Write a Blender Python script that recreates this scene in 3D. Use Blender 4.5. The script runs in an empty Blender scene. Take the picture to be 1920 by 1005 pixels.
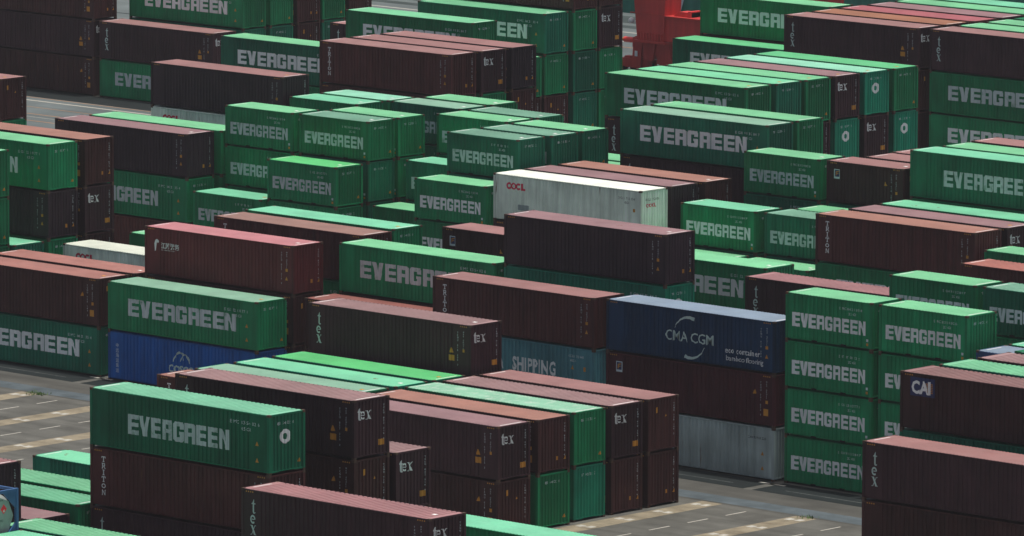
import bpy, math, random
from mathutils import Vector, Matrix
R = math.radians
sc = bpy.context.scene
col = sc.collection

# ------------------------------------------------------------------ camera
CAM = Vector((280.0, -300.0, 70.153))
PITCH, YAW, ROLL, FOC = R(8.254404), R(-42.97979), R(0.150967), 14308.5
fw = Vector((math.sin(YAW) * math.cos(PITCH), math.cos(YAW) * math.cos(PITCH), -math.sin(PITCH)))
ri = Vector((math.cos(YAW), -math.sin(YAW), 0))
up = ri.cross(fw)
ri, up = math.cos(ROLL) * ri + math.sin(ROLL) * up, -math.sin(ROLL) * ri + math.cos(ROLL) * up
cd = bpy.data.cameras.new('camera')
cam = bpy.data.objects.new('camera', cd)
col.objects.link(cam)
cam.matrix_world = Matrix((
    (ri.x, up.x, -fw.x, CAM.x), (ri.y, up.y, -fw.y, CAM.y), (ri.z, up.z, -fw.z, CAM.z), (0, 0, 0, 1)))
cd.sensor_width = 36.0
cd.lens = FOC / 1920 * 36.0
cd.clip_start = 5.0
cd.clip_end = 6000.0
sc.camera = cam

# ------------------------------------------------------------------ sky, sun, exposure
LIGHT = Vector((-0.06, -0.10, -1.0)).normalized()          # direction the sunlight travels
el = math.asin(-LIGHT.z)
az = math.atan2(-LIGHT.x, -LIGHT.y)
w = bpy.data.worlds.new('World')
sc.world = w
w.use_nodes = True
nt = w.node_tree
bg = nt.nodes['Background']
sky = nt.nodes.new('ShaderNodeTexSky')
sky.sky_type = 'NISHITA'
sky.sun_disc = False
sky.sun_elevation = el
sky.sun_rotation = az
sky.air_density = 0.8
sky.dust_density = 6.0
sky.ozone_density = 0.3
nt.links.new(sky.outputs[0], bg.inputs['Color'])
bg.inputs['Strength'].default_value = 0.09
sd = bpy.data.lights.new('sun', 'SUN')
sd.energy = 3.2
sd.angle = R(0.5)
sd.color = (1.0, 0.965, 0.90)
so = bpy.data.objects.new('sun', sd)
col.objects.link(so)
so.rotation_euler = LIGHT.to_track_quat('-Z', 'Y').to_euler()
sc.view_settings.view_transform = 'Standard'
sc.view_settings.look = 'None'
sc.view_settings.exposure = 0.0
sc.view_settings.gamma = 1.0
sc.view_settings.use_curve_mapping = False
sc.cycles.max_bounces = 5
sc.cycles.diffuse_bounces = 3
sc.cycles.glossy_bounces = 2
sc.cycles.transmission_bounces = 1
sc.cycles.volume_bounces = 0

# ------------------------------------------------------------------ materials
def s2l(c):
    c = c / 255.0
    return c / 12.92 if c <= 0.04045 else ((c + 0.055) / 1.055) ** 2.4
def lin(r, g, b, k=1.0):
    return (s2l(r) * k, s2l(g) * k, s2l(b) * k)

def base_mat(name):
    m = bpy.data.materials.new(name)
    m.use_nodes = True
    return m, m.node_tree, m.node_tree.nodes['Principled BSDF']

def N(nt, t, **kw):
    n = nt.nodes.new(t)
    for k, v in kw.items():
        setattr(n, k, v)
    return n

def paint(name, rgb, rough=0.5, vary=0.22, streak=0.35, rust=0.0, spec=0.35, dust=None, tone=0.16):
    """weathered container paint: per-container shade, vertical runs, patches, optional rust blooms"""
    m, nt, p = base_mat(name)
    L = nt.links.new
    tc = N(nt, 'ShaderNodeTexCoord')
    oi = N(nt, 'ShaderNodeObjectInfo')
    off = N(nt, 'ShaderNodeVectorMath', operation='SCALE')
    cx = N(nt, 'ShaderNodeCombineXYZ')
    cx.inputs[0].default_value = 37.0; cx.inputs[1].default_value = 91.0; cx.inputs[2].default_value = 53.0
    L(cx.outputs[0], off.inputs[0]); L(oi.outputs['Random'], off.inputs['Scale'])
    add = N(nt, 'ShaderNodeVectorMath', operation='ADD')
    L(tc.outputs['Object'], add.inputs[0]); L(off.outputs[0], add.inputs[1])
    mp = N(nt, 'ShaderNodeMapping')
    mp.inputs['Scale'].default_value = (3.2, 3.2, 0.28)
    L(add.outputs[0], mp.inputs['Vector'])
    n1 = N(nt, 'ShaderNodeTexNoise'); n1.inputs['Scale'].default_value = 1.0; n1.inputs['Detail'].default_value = 5.0
    L(mp.outputs[0], n1.inputs['Vector'])
    n2 = N(nt, 'ShaderNodeTexNoise'); n2.inputs['Scale'].default_value = 0.45; n2.inputs['Detail'].default_value = 4.0
    L(add.outputs[0], n2.inputs['Vector'])
    # value factor = 1 + tone*(rand-.5)*2 + streak*(n1-.5) + vary*(n2-.5)
    def mr(sock, a, b, lo=0.0, hi=1.0):
        q = N(nt, 'ShaderNodeMapRange'); q.inputs[1].default_value = lo; q.inputs[2].default_value = hi
        q.inputs[3].default_value = a; q.inputs[4].default_value = b
        L(sock, q.inputs[0]); return q.outputs[0]
    def mul(a, b):
        q = N(nt, 'ShaderNodeMath', operation='MULTIPLY'); L(a, q.inputs[0]); L(b, q.inputs[1]); return q.outputs[0]
    v = mul(mul(mr(oi.outputs['Random'], 1 - tone, 1 + tone), mr(n1.outputs['Fac'], 1 - streak, 1 + streak, 0.25, 0.75)),
            mr(n2.outputs['Fac'], 1 - vary, 1 + vary, 0.3, 0.7))
    sc_ = N(nt, 'ShaderNodeVectorMath', operation='SCALE')
    sc_.inputs[0].default_value = rgb
    L(v, sc_.inputs['Scale'])
    out = sc_.outputs[0]
    if dust:
        n4 = N(nt, 'ShaderNodeTexNoise'); n4.inputs['Scale'].default_value = 1.7; n4.inputs['Detail'].default_value = 6.0
        n4.inputs['Roughness'].default_value = 0.7
        L(add.outputs[0], n4.inputs['Vector'])
        mx = N(nt, 'ShaderNodeMix', data_type='RGBA')
        L(mr(n4.outputs['Fac'], 0.0, dust[3], dust[4] if len(dust) > 4 else 0.35, 0.75), mx.inputs[0])
        L(out, mx.inputs[6]); mx.inputs[7].default_value = (*dust[:3], 1)
        out = mx.outputs[2]
    if rust > 0:
        n3 = N(nt, 'ShaderNodeTexNoise'); n3.inputs['Scale'].default_value = 0.9; n3.inputs['Detail'].default_value = 7.0
        n3.inputs['Roughness'].default_value = 0.65
        L(mp.outputs[0] if streak > 0.2 else add.outputs[0], n3.inputs['Vector'])
        mx = N(nt, 'ShaderNodeMix', data_type='RGBA')
        L(mr(n3.outputs['Fac'], 0.0, 0.85, 0.70 - rust, 0.76 - rust), mx.inputs[0])
        L(out, mx.inputs[6]); mx.inputs[7].default_value = (0.16, 0.07, 0.035, 1)
        out = mx.outputs[2]
    L(out, p.inputs['Base Color'])
    p.inputs['Roughness'].default_value = rough
    p.inputs['Specular IOR Level'].default_value = spec
    return m

def flat(name, rgb, rough=0.6, spec=0.3, vary=0.12):
    return paint(name, rgb, rough, vary=vary, streak=0.06, tone=0.05, spec=spec)

KS = 2.3       # wall paint albedo per unit of picture value
KR = 0.93       # roof paint albedo per unit of picture value
def wall(r, g, b, k):      # the picture value less the veil of haze in front of it
    return tuple(max(c - 0.0065, 0.0022) * k for c in lin(r, g, b))
SIDE = {
    'eg': wall(23, 87, 57, KS), 'ed': wall(24, 76, 59, KS), 'et': wall(23, 92, 72, KS),
    'tx': wall(46, 33, 36, KS), 'tr': wall(58, 35, 35, KS), 'br': wall(50, 33, 33, KS), 'tb': wall(41, 33, 37, KS),
    'rd': wall(68, 40, 38, KS), 'fl': wall(58, 31, 35, KS), 'f2': wall(46, 32, 33, KS), 'cn': wall(64, 34, 35, KS),
    'ca': wall(42, 30, 31, KS), 'am': wall(62, 36, 36, KS), 'oo': wall(150, 160, 150, KS), 'wh': wall(118, 130, 128, KS),
    'co': wall(20, 60, 108, KS), 'cm': wall(21, 39, 58, KS), 'sh': wall(58, 98, 104, KS), 'bl': wall(40, 55, 80, KS),
    'e2': wall(23, 90, 59, KS), 'd2': wall(23, 76, 58, KS), 'eo': wall(23, 92, 61, KS),
}
SIDE['er'] = wall(23, 76, 56, KS); SIDE['ek'] = SIDE['et']
WALL = {}
for k, c in SIDE.items():
    WALL[k] = paint('paint_' + k, c, rough=0.55, streak=0.34 if k in ('br', 'tr', 'rd') else 0.22, vary=0.20, rust=(0.06 if k == 'oo' else 0.03 if k == 'wh' else 0.035 if k in ('br', 'tr', 'rd', 'am') else 0.012), tone=0.22, spec=0.22)
ROOFC = {
    'green': (116, 192, 143), 'greenb': (92, 186, 128), 'mint': (114, 196, 158), 'mintpale': (140, 208, 178), 'mintpale2': (112, 196, 152),
    'pale': (128, 172, 148), 'palerib': (116, 166, 142), 'bright': (86, 190, 116), 'speck': (134, 186, 158),
    'mintrust': (114, 196, 156), 'mintrib': (124, 194, 160), 'greenrib': (116, 186, 144), 'greenrib2': (112, 184, 146), 'greenwear': (120, 198, 148),
    'greenfade': (110, 188, 142), 'pink': (170, 124, 122), 'pinkb': (164, 122, 120), 'pinkrib': (178, 130, 132), 'mauve': (160, 124, 128),
    'mauverib': (172, 138, 138), 'mauverib2': (158, 120, 118), 'salmon': (178, 122, 113), 'salmonrib': (190, 124, 112), 'orange': (176, 126, 112),
    'orange2': (176, 118, 90), 'tan': (164, 126, 116), 'redpink': (208, 138, 144), 'redpink2': (186, 104, 112), 'redroof': (158, 96, 88),
    'whiteroof': (232, 236, 226), 'white': (206, 212, 198), 'steel': (124, 142, 160), '': (90, 90, 90),
}
ROOF = {}
for k, c in ROOFC.items():
    ROOF[k] = paint('roof_paint_' + (k or 'plain'), lin(*c, KR * (0.78 if c[0] > c[1] + 20 else 1.0)), rough=0.6, streak=0.05, vary=0.12, tone=0.06, spec=0.25,
                    rust=0.045 if 'rust' in k or k == 'greenwear' else 0.012,
                    dust=((0.55, 0.62, 0.55, 0.9, 0.5) if k == 'speck' else (0.42, 0.43, 0.40, 0.10)))
M_CAST = paint('weathered_casting', (0.085, 0.05, 0.035), 0.7, rust=0.12)
M_DARK = flat('dark_recess', (0.012, 0.012, 0.013), 0.8)  # near-black, paints the shade in frame openings; also used for dark print
M_WHITE = flat('white_lettering', (0.80, 0.85, 0.84), 0.6)
M_WORN = paint('worn_lettering', (0.55, 0.63, 0.63), 0.6, vary=0.1, streak=0.1, tone=0.05, dust=(*SIDE['eg'], 0.85, 0.55))
M_MINT = flat('pale_green_lettering', (0.50, 0.64, 0.60), 0.6)
M_NUM = flat('small_white_marking', lin(140, 150, 152, KS), 0.6)
M_RED = flat('red_lettering', lin(150, 36, 56, KS), 0.6)
M_YEL = flat('yellow_marking', lin(150, 104, 36, KS * .8), 0.6)
M_NAVY = flat('navy_panel', lin(28, 34, 64, KS), 0.6)
M_STRIPE = flat('white_roof_stripe', (0.78, 0.78, 0.76), 0.6)

# ------------------------------------------------------------------ mesh helpers
class MB:
    def __init__(s): s.v, s.f, s.m = [], [], []
    def quad(s, a, b, c, d, m=0):
        n = len(s.v); s.v += [a, b, c, d]; s.f.append((n, n + 1, n + 2, n + 3)); s.m.append(m)
    def poly(s, pts, m=0):
        n = len(s.v); s.v += list(pts); s.f.append(tuple(range(n, n + len(pts)))); s.m.append(m)
    def box(s, x0, x1, y0, y1, z0, z1, m=0):
        n = len(s.v)
        s.v += [(x0, y0, z0), (x1, y0, z0), (x1, y1, z0), (x0, y1, z0), (x0, y0, z1), (x1, y0, z1), (x1, y1, z1), (x0, y1, z1)]
        for f in ((0, 3, 2, 1), (4, 5, 6, 7), (0, 1, 5, 4), (1, 2, 6, 5), (2, 3, 7, 6), (3, 0, 4, 7)):
            s.f.append(tuple(n + i for i in f)); s.m.append(m)
    def prism(s, pts, axis, a, b, m=0):
        """extrude a convex polygon of 2D points along an axis from a to b"""
        def P(u, v, t): return (t, u, v) if axis == 'x' else (u, t, v) if axis == 'y' else (u, v, t)
        n = len(s.v); k = len(pts)
        s.v += [P(u, v, a) for u, v in pts] + [P(u, v, b) for u, v in pts]
        s.f.append(tuple(n + i for i in reversed(range(k)))); s.m.append(m)
        s.f.append(tuple(n + k + i for i in range(k))); s.m.append(m)
        for i in range(k):
            j = (i + 1) % k
            s.f.append((n + i, n + j, n + k + j, n + k + i)); s.m.append(m)
    def cyl(s, c, axis, r, a, b, seg=16, m=0, r2=None):
        r2 = r if r2 is None else r2
        def P(u, v, t): return (t, u, v) if axis == 'x' else (u, t, v) if axis == 'y' else (u, v, t)
        n = len(s.v)
        for rr, t in ((r, a), (r2, b)):
            for i in range(seg):
                q = 2 * math.pi * i / seg
                s.v.append(P(c[0] + rr * math.cos(q), c[1] + rr * math.sin(q), t))
        s.f.append(tuple(n + i for i in reversed(range(seg)))); s.m.append(m)
        s.f.append(tuple(n + seg + i for i in range(seg))); s.m.append(m)
        for i in range(seg):
            j = (i + 1) % seg
            s.f.append((n + i, n + j, n + seg + j, n + seg + i)); s.m.append(m)
    def mesh(s, name):
        me = bpy.data.meshes.new(name)
        me.from_pydata(s.v, [], s.f)
        if any(s.m): me.polygons.foreach_set('material_index', s.m)
        me.update()
        return me

def recalc(me):
    import bmesh
    b = bmesh.new(); b.from_mesh(me); bmesh.ops.recalc_face_normals(b, faces=b.faces); b.to_mesh(me); b.free()
    return me

def link(name, me, mats, parent=None, loc=None):
    o = bpy.data.objects.new(name, me)
    while len(me.materials) < len(mats): me.materials.append(None)
    for i, m in enumerate(mats):
        o.material_slots[i].link = 'OBJECT'
        o.material_slots[i].material = m
    if parent: o.parent = parent
    if loc: o.location = loc
    col.objects.link(o)
    return o

# corrugation: break points (u, depth)
def corr(u0, u1, pitch, depth, out=0.36, slope=0.14):
    n = max(1, round((u1 - u0) / pitch)); p = (u1 - u0) / n
    r = [(u0, 0.0)]
    for i in range(n):
        a = u0 + i * p
        r += [(a + p * out, 0.0), (a + p * (out + slope), depth), (a + p * (1 - slope), depth), (a + p, 0.0)]
    return r

WID = 2.438
LONG, SHORT, TALL, LOW = 12.192, 6.058, 2.896, 2.591
CACHE = {}
def cached(key, fn):
    if key not in CACHE: CACHE[key] = fn()
    return CACHE[key]
DEEP = 0.024                                     # wall panel face sits this far inside the frame

def side_prof(L):      # flat marking panels near both ends, corrugated between
    f0, f1 = (1.16, 1.30) if L > 8 else (0.45, 0.62)
    return cached(('sp', L), lambda: [(0.17, 0.0)] + corr(f0, L - f1, 0.28, 0.045, 0.40, 0.10) + [(L - 0.17, 0.0)])
def end_prof(): return cached(('ep',), lambda: corr(0.17, WID - 0.17, 0.233, 0.045))

def side_mesh(L, Hh, back=False):
    def mk():
        b = MB(); z0, z1 = 0.165, Hh - 0.085
        pr = side_prof(L)
        for (u, d), (u2, d2) in zip(pr, pr[1:]):
            y, y2 = DEEP + d, DEEP + d2
            if back: y, y2 = WID - y, WID - y2
            q = [(u, y, z0), (u2, y2, z0), (u2, y2, z1), (u, y, z1)]
            b.quad(*(q if not back else q[::-1]))
        return b.mesh('side_wall')
    return cached(('side', L, Hh, back), mk)

def end_mesh(L, Hh):
    def mk():
        b = MB(); z0, z1 = 0.17, Hh - 0.10
        pr = end_prof()
        for (u, d), (u2, d2) in zip(pr, pr[1:]):
            x, x2 = L - DEEP - d, L - DEEP - d2
            b.quad((x, u, z0), (x2, u2, z0), (x2, u2, z1), (x, u, z1))
        return b.mesh('end_wall')
    return cached(('end', L, Hh), mk)

def door_mesh(Hh, s):
    def mk():
        b = MB(); y0, y1 = (0.17, WID / 2 - 0.006) if s == 0 else (WID / 2 + 0.006, WID - 0.17)
        b.box(0.03, 0.08, y0, y1, 0.17, Hh - 0.11)
        for t in (0.28, 0.78):
            yy = y0 + (y1 - y0) * t
            b.box(0.008, 0.03, yy - 0.02, yy + 0.02, 0.12, Hh - 0.06, 1)
            b.box(0.008, 0.03, yy - 0.02, yy + 0.34, 1.15, 1.19, 1)
        return b.mesh('door')
    return cached(('door', Hh, s), mk)

def roof_mesh(L, Hh, depth):
    def mk():
        b = MB(); zt = Hh - 0.014
        y0, y1 = 0.062, WID - 0.062
        pr = corr(0.42, L - 0.42, 0.30 if depth > 0.02 else 0.21, depth, 0.42, 0.10)
        for (u, d), (u2, d2) in zip(pr, pr[1:]):
            b.quad((u, y0, zt - d), (u2, y0, zt - d2), (u2, y1, zt - d2), (u, y1, zt - d))
        b.quad((0.06, y0, zt), (0.42, y0, zt), (0.42, y1, zt), (0.06, y1, zt))
        b.quad((L - 0.42, y0, zt), (L - 0.06, y0, zt), (L - 0.06, y1, zt), (L - 0.42, y1, zt))
        return b.mesh('roof')
    return cached(('roof', L, Hh, depth), mk)

def frame_mesh(L, Hh):
    def mk():
        b = MB(); cz = 0.118; e = 0.003
        for x0, x1 in ((0, 0.16), (L - 0.16, L)):
            for y0, y1 in ((0.004, 0.15), (WID - 0.15, WID - 0.004)):
                b.box(x0 + 0.004 if x0 == 0 else x0, x1 if x0 == 0 else x1 - 0.004, y0, y1, cz, Hh - cz)
        for x0, x1 in ((0, 0.178), (L - 0.178, L)):
            for y0, y1 in ((0, 0.162), (WID - 0.162, WID)):
                b.box(x0, x1, y0, y1, e, cz, 1); b.box(x0, x1, y0, y1, Hh - cz, Hh - e, 1)
        bot = 0.10
        for y0, y1 in ((0.055, 0.095), (WID - 0.095, WID - 0.055)):
            if L < 8:      # fork pockets: near-black blocks paint the shade of the openings
                xs = [(0.178, 1.83), (2.19, L - 2.19), (L - 1.83, L - 0.178)]
                for a, c in ((1.83, 2.19), (L - 2.19, L - 1.83)):
                    b.box(a, c, y0 + 0.03, y1, bot, 0.163, 2); b.box(a, c, y0 - .02 if y0 < 1 else y1, y0 if y0 < 1 else y1 + .02, bot - .02, 0.17, 2)
            else:
                xs = [(0.178, L - 0.178)]
            for a, c in xs: b.box(a, c, y0, y1, bot, 0.165)
            q0, q1 = (0.012, 0.075) if y0 < 1 else (WID - 0.075, WID - 0.012)
            b.box(0.178, L - 0.178, q0, q1, Hh - 0.085, Hh - 0.030)
        for x0, x1 in ((0.016, 0.075), (L - 0.075, L - 0.016)):
            b.box(x0, x1, 0.162, WID - 0.162, Hh - 0.10, Hh - 0.012)
            if L < 8 or x0 < 1:
                b.box(x0, x1, 0.162, WID - 0.162, bot, 0.17)
            else:          # gooseneck tunnel under the nose end, its shade painted by a near-black backing
                b.box(x0, x1, 0.162, 0.70, bot, 0.17); b.box(x0, x1, WID - 0.70, WID - 0.162, bot, 0.17)
                b.box(x0, x1, 0.70, WID - 0.70, 0.135, 0.17)
                b.box(x0 - 0.03, x0, 0.70, WID - 0.70, bot, 0.135, 2)
        b.box(0.075, L - 0.075, 0.075, WID - 0.075, 0.10, 0.165, 2)   # floor seen from the gap
        return b.mesh('frame')
    return cached(('frame', L, Hh), mk)

# ------------------------------------------------------------------ lettering draped on the corrugated walls
def clip(poly, u0, u1):
    def half(ps, f):
        o = []
        for i in range(len(ps)):
            a, c = ps[i], ps[(i + 1) % len(ps)]; fa, fc = f(a), f(c)
            if fa >= 0: o.append(a)
            if fa * fc < 0:
                t = fa / (fa - fc); o.append((a[0] + (c[0] - a[0]) * t, a[1] + (c[1] - a[1]) * t))
        return o
    ps = half(poly, lambda q: q[0] - u0)
    return half(ps, lambda q: u1 - q[0]) if len(ps) > 2 else []

def drape(b, polys, prof, place, m=0, lift=0.004):
    for ps in polys:
        lo, hi = min(q[0] for q in ps), max(q[0] for q in ps)
        for (u, d), (u2, d2) in zip(prof, prof[1:]):
            if u2 <= lo or u >= hi: continue
            c = clip(ps, u, u2)
            if len(c) < 3: continue
            b.poly([place(q[0], q[1], d + (d2 - d) * (q[0] - u) / max(u2 - u, 1e-9) - lift) for q in c], m)

def on_side(u, z, d): return (u, DEEP + d, z)
def on_end(L): return lambda u, z, d: (L - DEEP - d, u, z)

def xf(polys, x, z, sx, sz=None):
    sz = sx if sz is None else sz
    return [[(x + u * sx, z + v * sz) for u, v in p] for p in polys]
def rect(a, b, c, d): return [(a, c), (b, c), (b, d), (a, d)]
BLOCK = {
    'E': [rect(0, .36, 0, 1), rect(.36, 1, .77, 1), rect(.36, .97, .40, .60), rect(.36, 1, 0, .23)],
    'V': [[(0, 1), (.28, 0), (.5, 0), (.5, .42), (.36, 1)], [(1, 1), (.64, 1), (.5, .42), (.5, 0), (.72, 0)]],
    'R': [rect(0, .36, 0, 1), rect(.36, .66, .77, 1), rect(.36, .66, .36, .55), rect(.66, 1, 0, .76), [(.66, .76), (1, .76), (1, .9), (.9, 1), (.66, 1)]],
    'G': [[(0, .12), (.12, 0), (.36, 0), (.36, 1), (.12, 1), (0, .88)], rect(.36, .64, .77, 1), rect(.36, .64, 0, .23),
          [(.64, .64), (1, .64), (1, .88), (.88, 1), (.64, 1)], [(.64, 0), (.88, 0), (1, .12), (1, .52), (.64, .52)], rect(.52, .64, .36, .52)],
    'N': [rect(0, .34, 0, 1), rect(.66, 1, 0, 1), [(.34, 1), (.34, .60), (.66, 0), (.66, .40)]],
}
def evergreen(x, z, width, height):
    out = []; p = width / 9
    for i, c in enumerate('EVERGREEN'):
        out += xf(BLOCK[c], x + i * p, z, p * 0.90, height)
    return out

def ring(cx, cz, r0, r1, n=28, a0=0.0, a1=2 * math.pi):
    out = []
    for i in range(n):
        t, t2 = a0 + (a1 - a0) * i / n, a0 + (a1 - a0) * (i + 1) / n
        out.append([(cx + r0 * math.cos(t), cz + r0 * math.sin(t)), (cx + r1 * math.cos(t), cz + r1 * math.sin(t)),
                    (cx + r1 * math.cos(t2), cz + r1 * math.sin(t2)), (cx + r0 * math.cos(t2), cz + r0 * math.sin(t2))])
    return out
def line(pts, w):
    out = []
    for (a, b), (c, d) in zip(pts, pts[1:]):
        l = math.hypot(c - a, d - b) or 1; nx, nz = -(d - b) / l * w / 2, (c - a) / l * w / 2
        out.append([(a + nx, b + nz), (a - nx, b - nz), (c - nx, d - nz), (c + nx, d + nz)])
    return out
def swoosh(cx, cz, r, a0, a1, w0, w1, n=14):
    """crescent stroke whose width grows from w0 to w1"""
    out = []
    P = []
    for i in range(n + 1):
        t = a0 + (a1 - a0) * i / n; wd = w0 + (w1 - w0) * i / n
        P.append(((cx + (r - wd) * math.cos(t), cz + (r - wd) * math.sin(t)), (cx + r * math.cos(t), cz + r * math.sin(t))))
    for a, b in zip(P, P[1:]): out.append([a[0], a[1], b[1], b[0]])
    return out

# slab-serif capitals and serif lower case, unit height
SLAB = {
    'T': [rect(.0, .8, .86, 1), rect(0, .12, .68, .86), rect(.68, .8, .68, .86), rect(.32, .48, .12, .86), rect(.2, .6, 0, .12)],
    'R': [rect(.12, .27, 0, 1), rect(0, .12, 0, .1), rect(0, .12, .9, 1), rect(.27, .66, .87, 1), rect(.55, .7, .55, .87), rect(.27, .66, .42, .55),
          [(.36, .42), (.52, .42), (.78, 0), (.62, 0)], rect(.78, .86, 0, .1)],
    'I': [rect(.32, .48, .12, .88), rect(.18, .62, 0, .12), rect(.18, .62, .88, 1)],
    'O': ring(.4, .5, .27, .42, 18),
    'N': [rect(.08, .2, 0, 1), rect(.62, .74, 0, 1), [(.2, 1), (.2, .76), (.62, 0), (.62, .24)], rect(0, .08, 0, .1), rect(.74, .84, .9, 1)],
}
def tex_t(x, z, s):
    return xf([rect(.14, .32, .16, 1.08), [(.14, 1.08), (.32, 1.08), (.32, 1.34), (.27, 1.34)], [(-.04, .88), (.14, .88), (.14, 1.04), (.04, .98)], rect(.32, .50, .88, .98),
               [(.14, .16), (.22, 0), (.42, 0), (.52, .12), (.47, .15), (.38, .09), (.32, .16)]], x, z, s)
def tex_e(x, z, s):
    o = ring(.34, .48, .24, .42, 24, math.radians(0), math.radians(312))
    return xf([[(u * 0.86, v * 1.06) for u, v in p] for p in o] + [rect(.12, .50, .47, .56)], x, z, s)
def tex_x(x, z, s):
    return xf([[(.02, .98), (.26, .98), (.70, .0), (.45, .0)], [(.54, .98), (.62, .98), (.44, .60), (.39, .66)], [(.06, 0), (.15, 0), (.33, .36), (.28, .42)],
               rect(-.06, .02, .92, .98), rect(.62, .74, .92, .98), rect(-.06, .06, 0, .06), rect(.70, .78, 0, .06)], x, z, s)

FONT = {}
def font_polys(body, bold=0.0, sx=1.0, align='LEFT', spacing=1.0, line_=1.0):
    """triangles of a built-in font text, origin at its base line"""
    key = (body, bold, sx, align, spacing, line_)
    if key not in FONT:
        cu = bpy.data.curves.new('text', 'FONT')
        cu.body = body; cu.size = 1.0; cu.offset = bold; cu.resolution_u = 2; cu.align_x = align
        cu.space_character = spacing; cu.space_line = line_
        o = bpy.data.objects.new('text', cu); col.objects.link(o)
        dg = bpy.context.evaluated_depsgraph_get()
        me = bpy.data.meshes.new_from_object(o.evaluated_get(dg))
        me.calc_loop_triangles()
        vs = [v.co for v in me.vertices]
        FONT[key] = [[(vs[i].x * sx, vs[i].y) for i in t.vertices] for t in me.loop_triangles]
        bpy.data.objects.remove(o); bpy.data.curves.remove(cu); bpy.data.meshes.remove(me)
    return FONT[key]

def text(x, z, s, body, **k): return xf(font_polys(body, **k), x, z, s)

NUMS = ['E MC 86 21 35 4', 'E GH 91 32 84 7', 'E IT 17 00 53 2', 'E MC 83 54 02 6', 'E GS 52 10 77 1']
VERT = ['TEMU 618 204 7', 'TCLU 852 316 0', 'TXGU 541 072 3', 'TCNU 730 149 5']

def tri(x, z, s): return [[(x, z), (x + s, z), (x + s / 2, z + s)]]

def decal(key, polys_list, prof, place, name):
    def mk():
        b = MB()
        for i, ps in enumerate(polys_list()): drape(b, ps, prof, place, i, 0.004 + 0.004 * i)
        return b.mesh(name)
    return cached(key, mk)

def vtext(x, ztop, s, body, step=1.0):
    out = []
    for i, c in enumerate(body):
        if c != ' ': out += text(x, ztop - (i + 1) * s * step, s, c)
    return out

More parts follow.
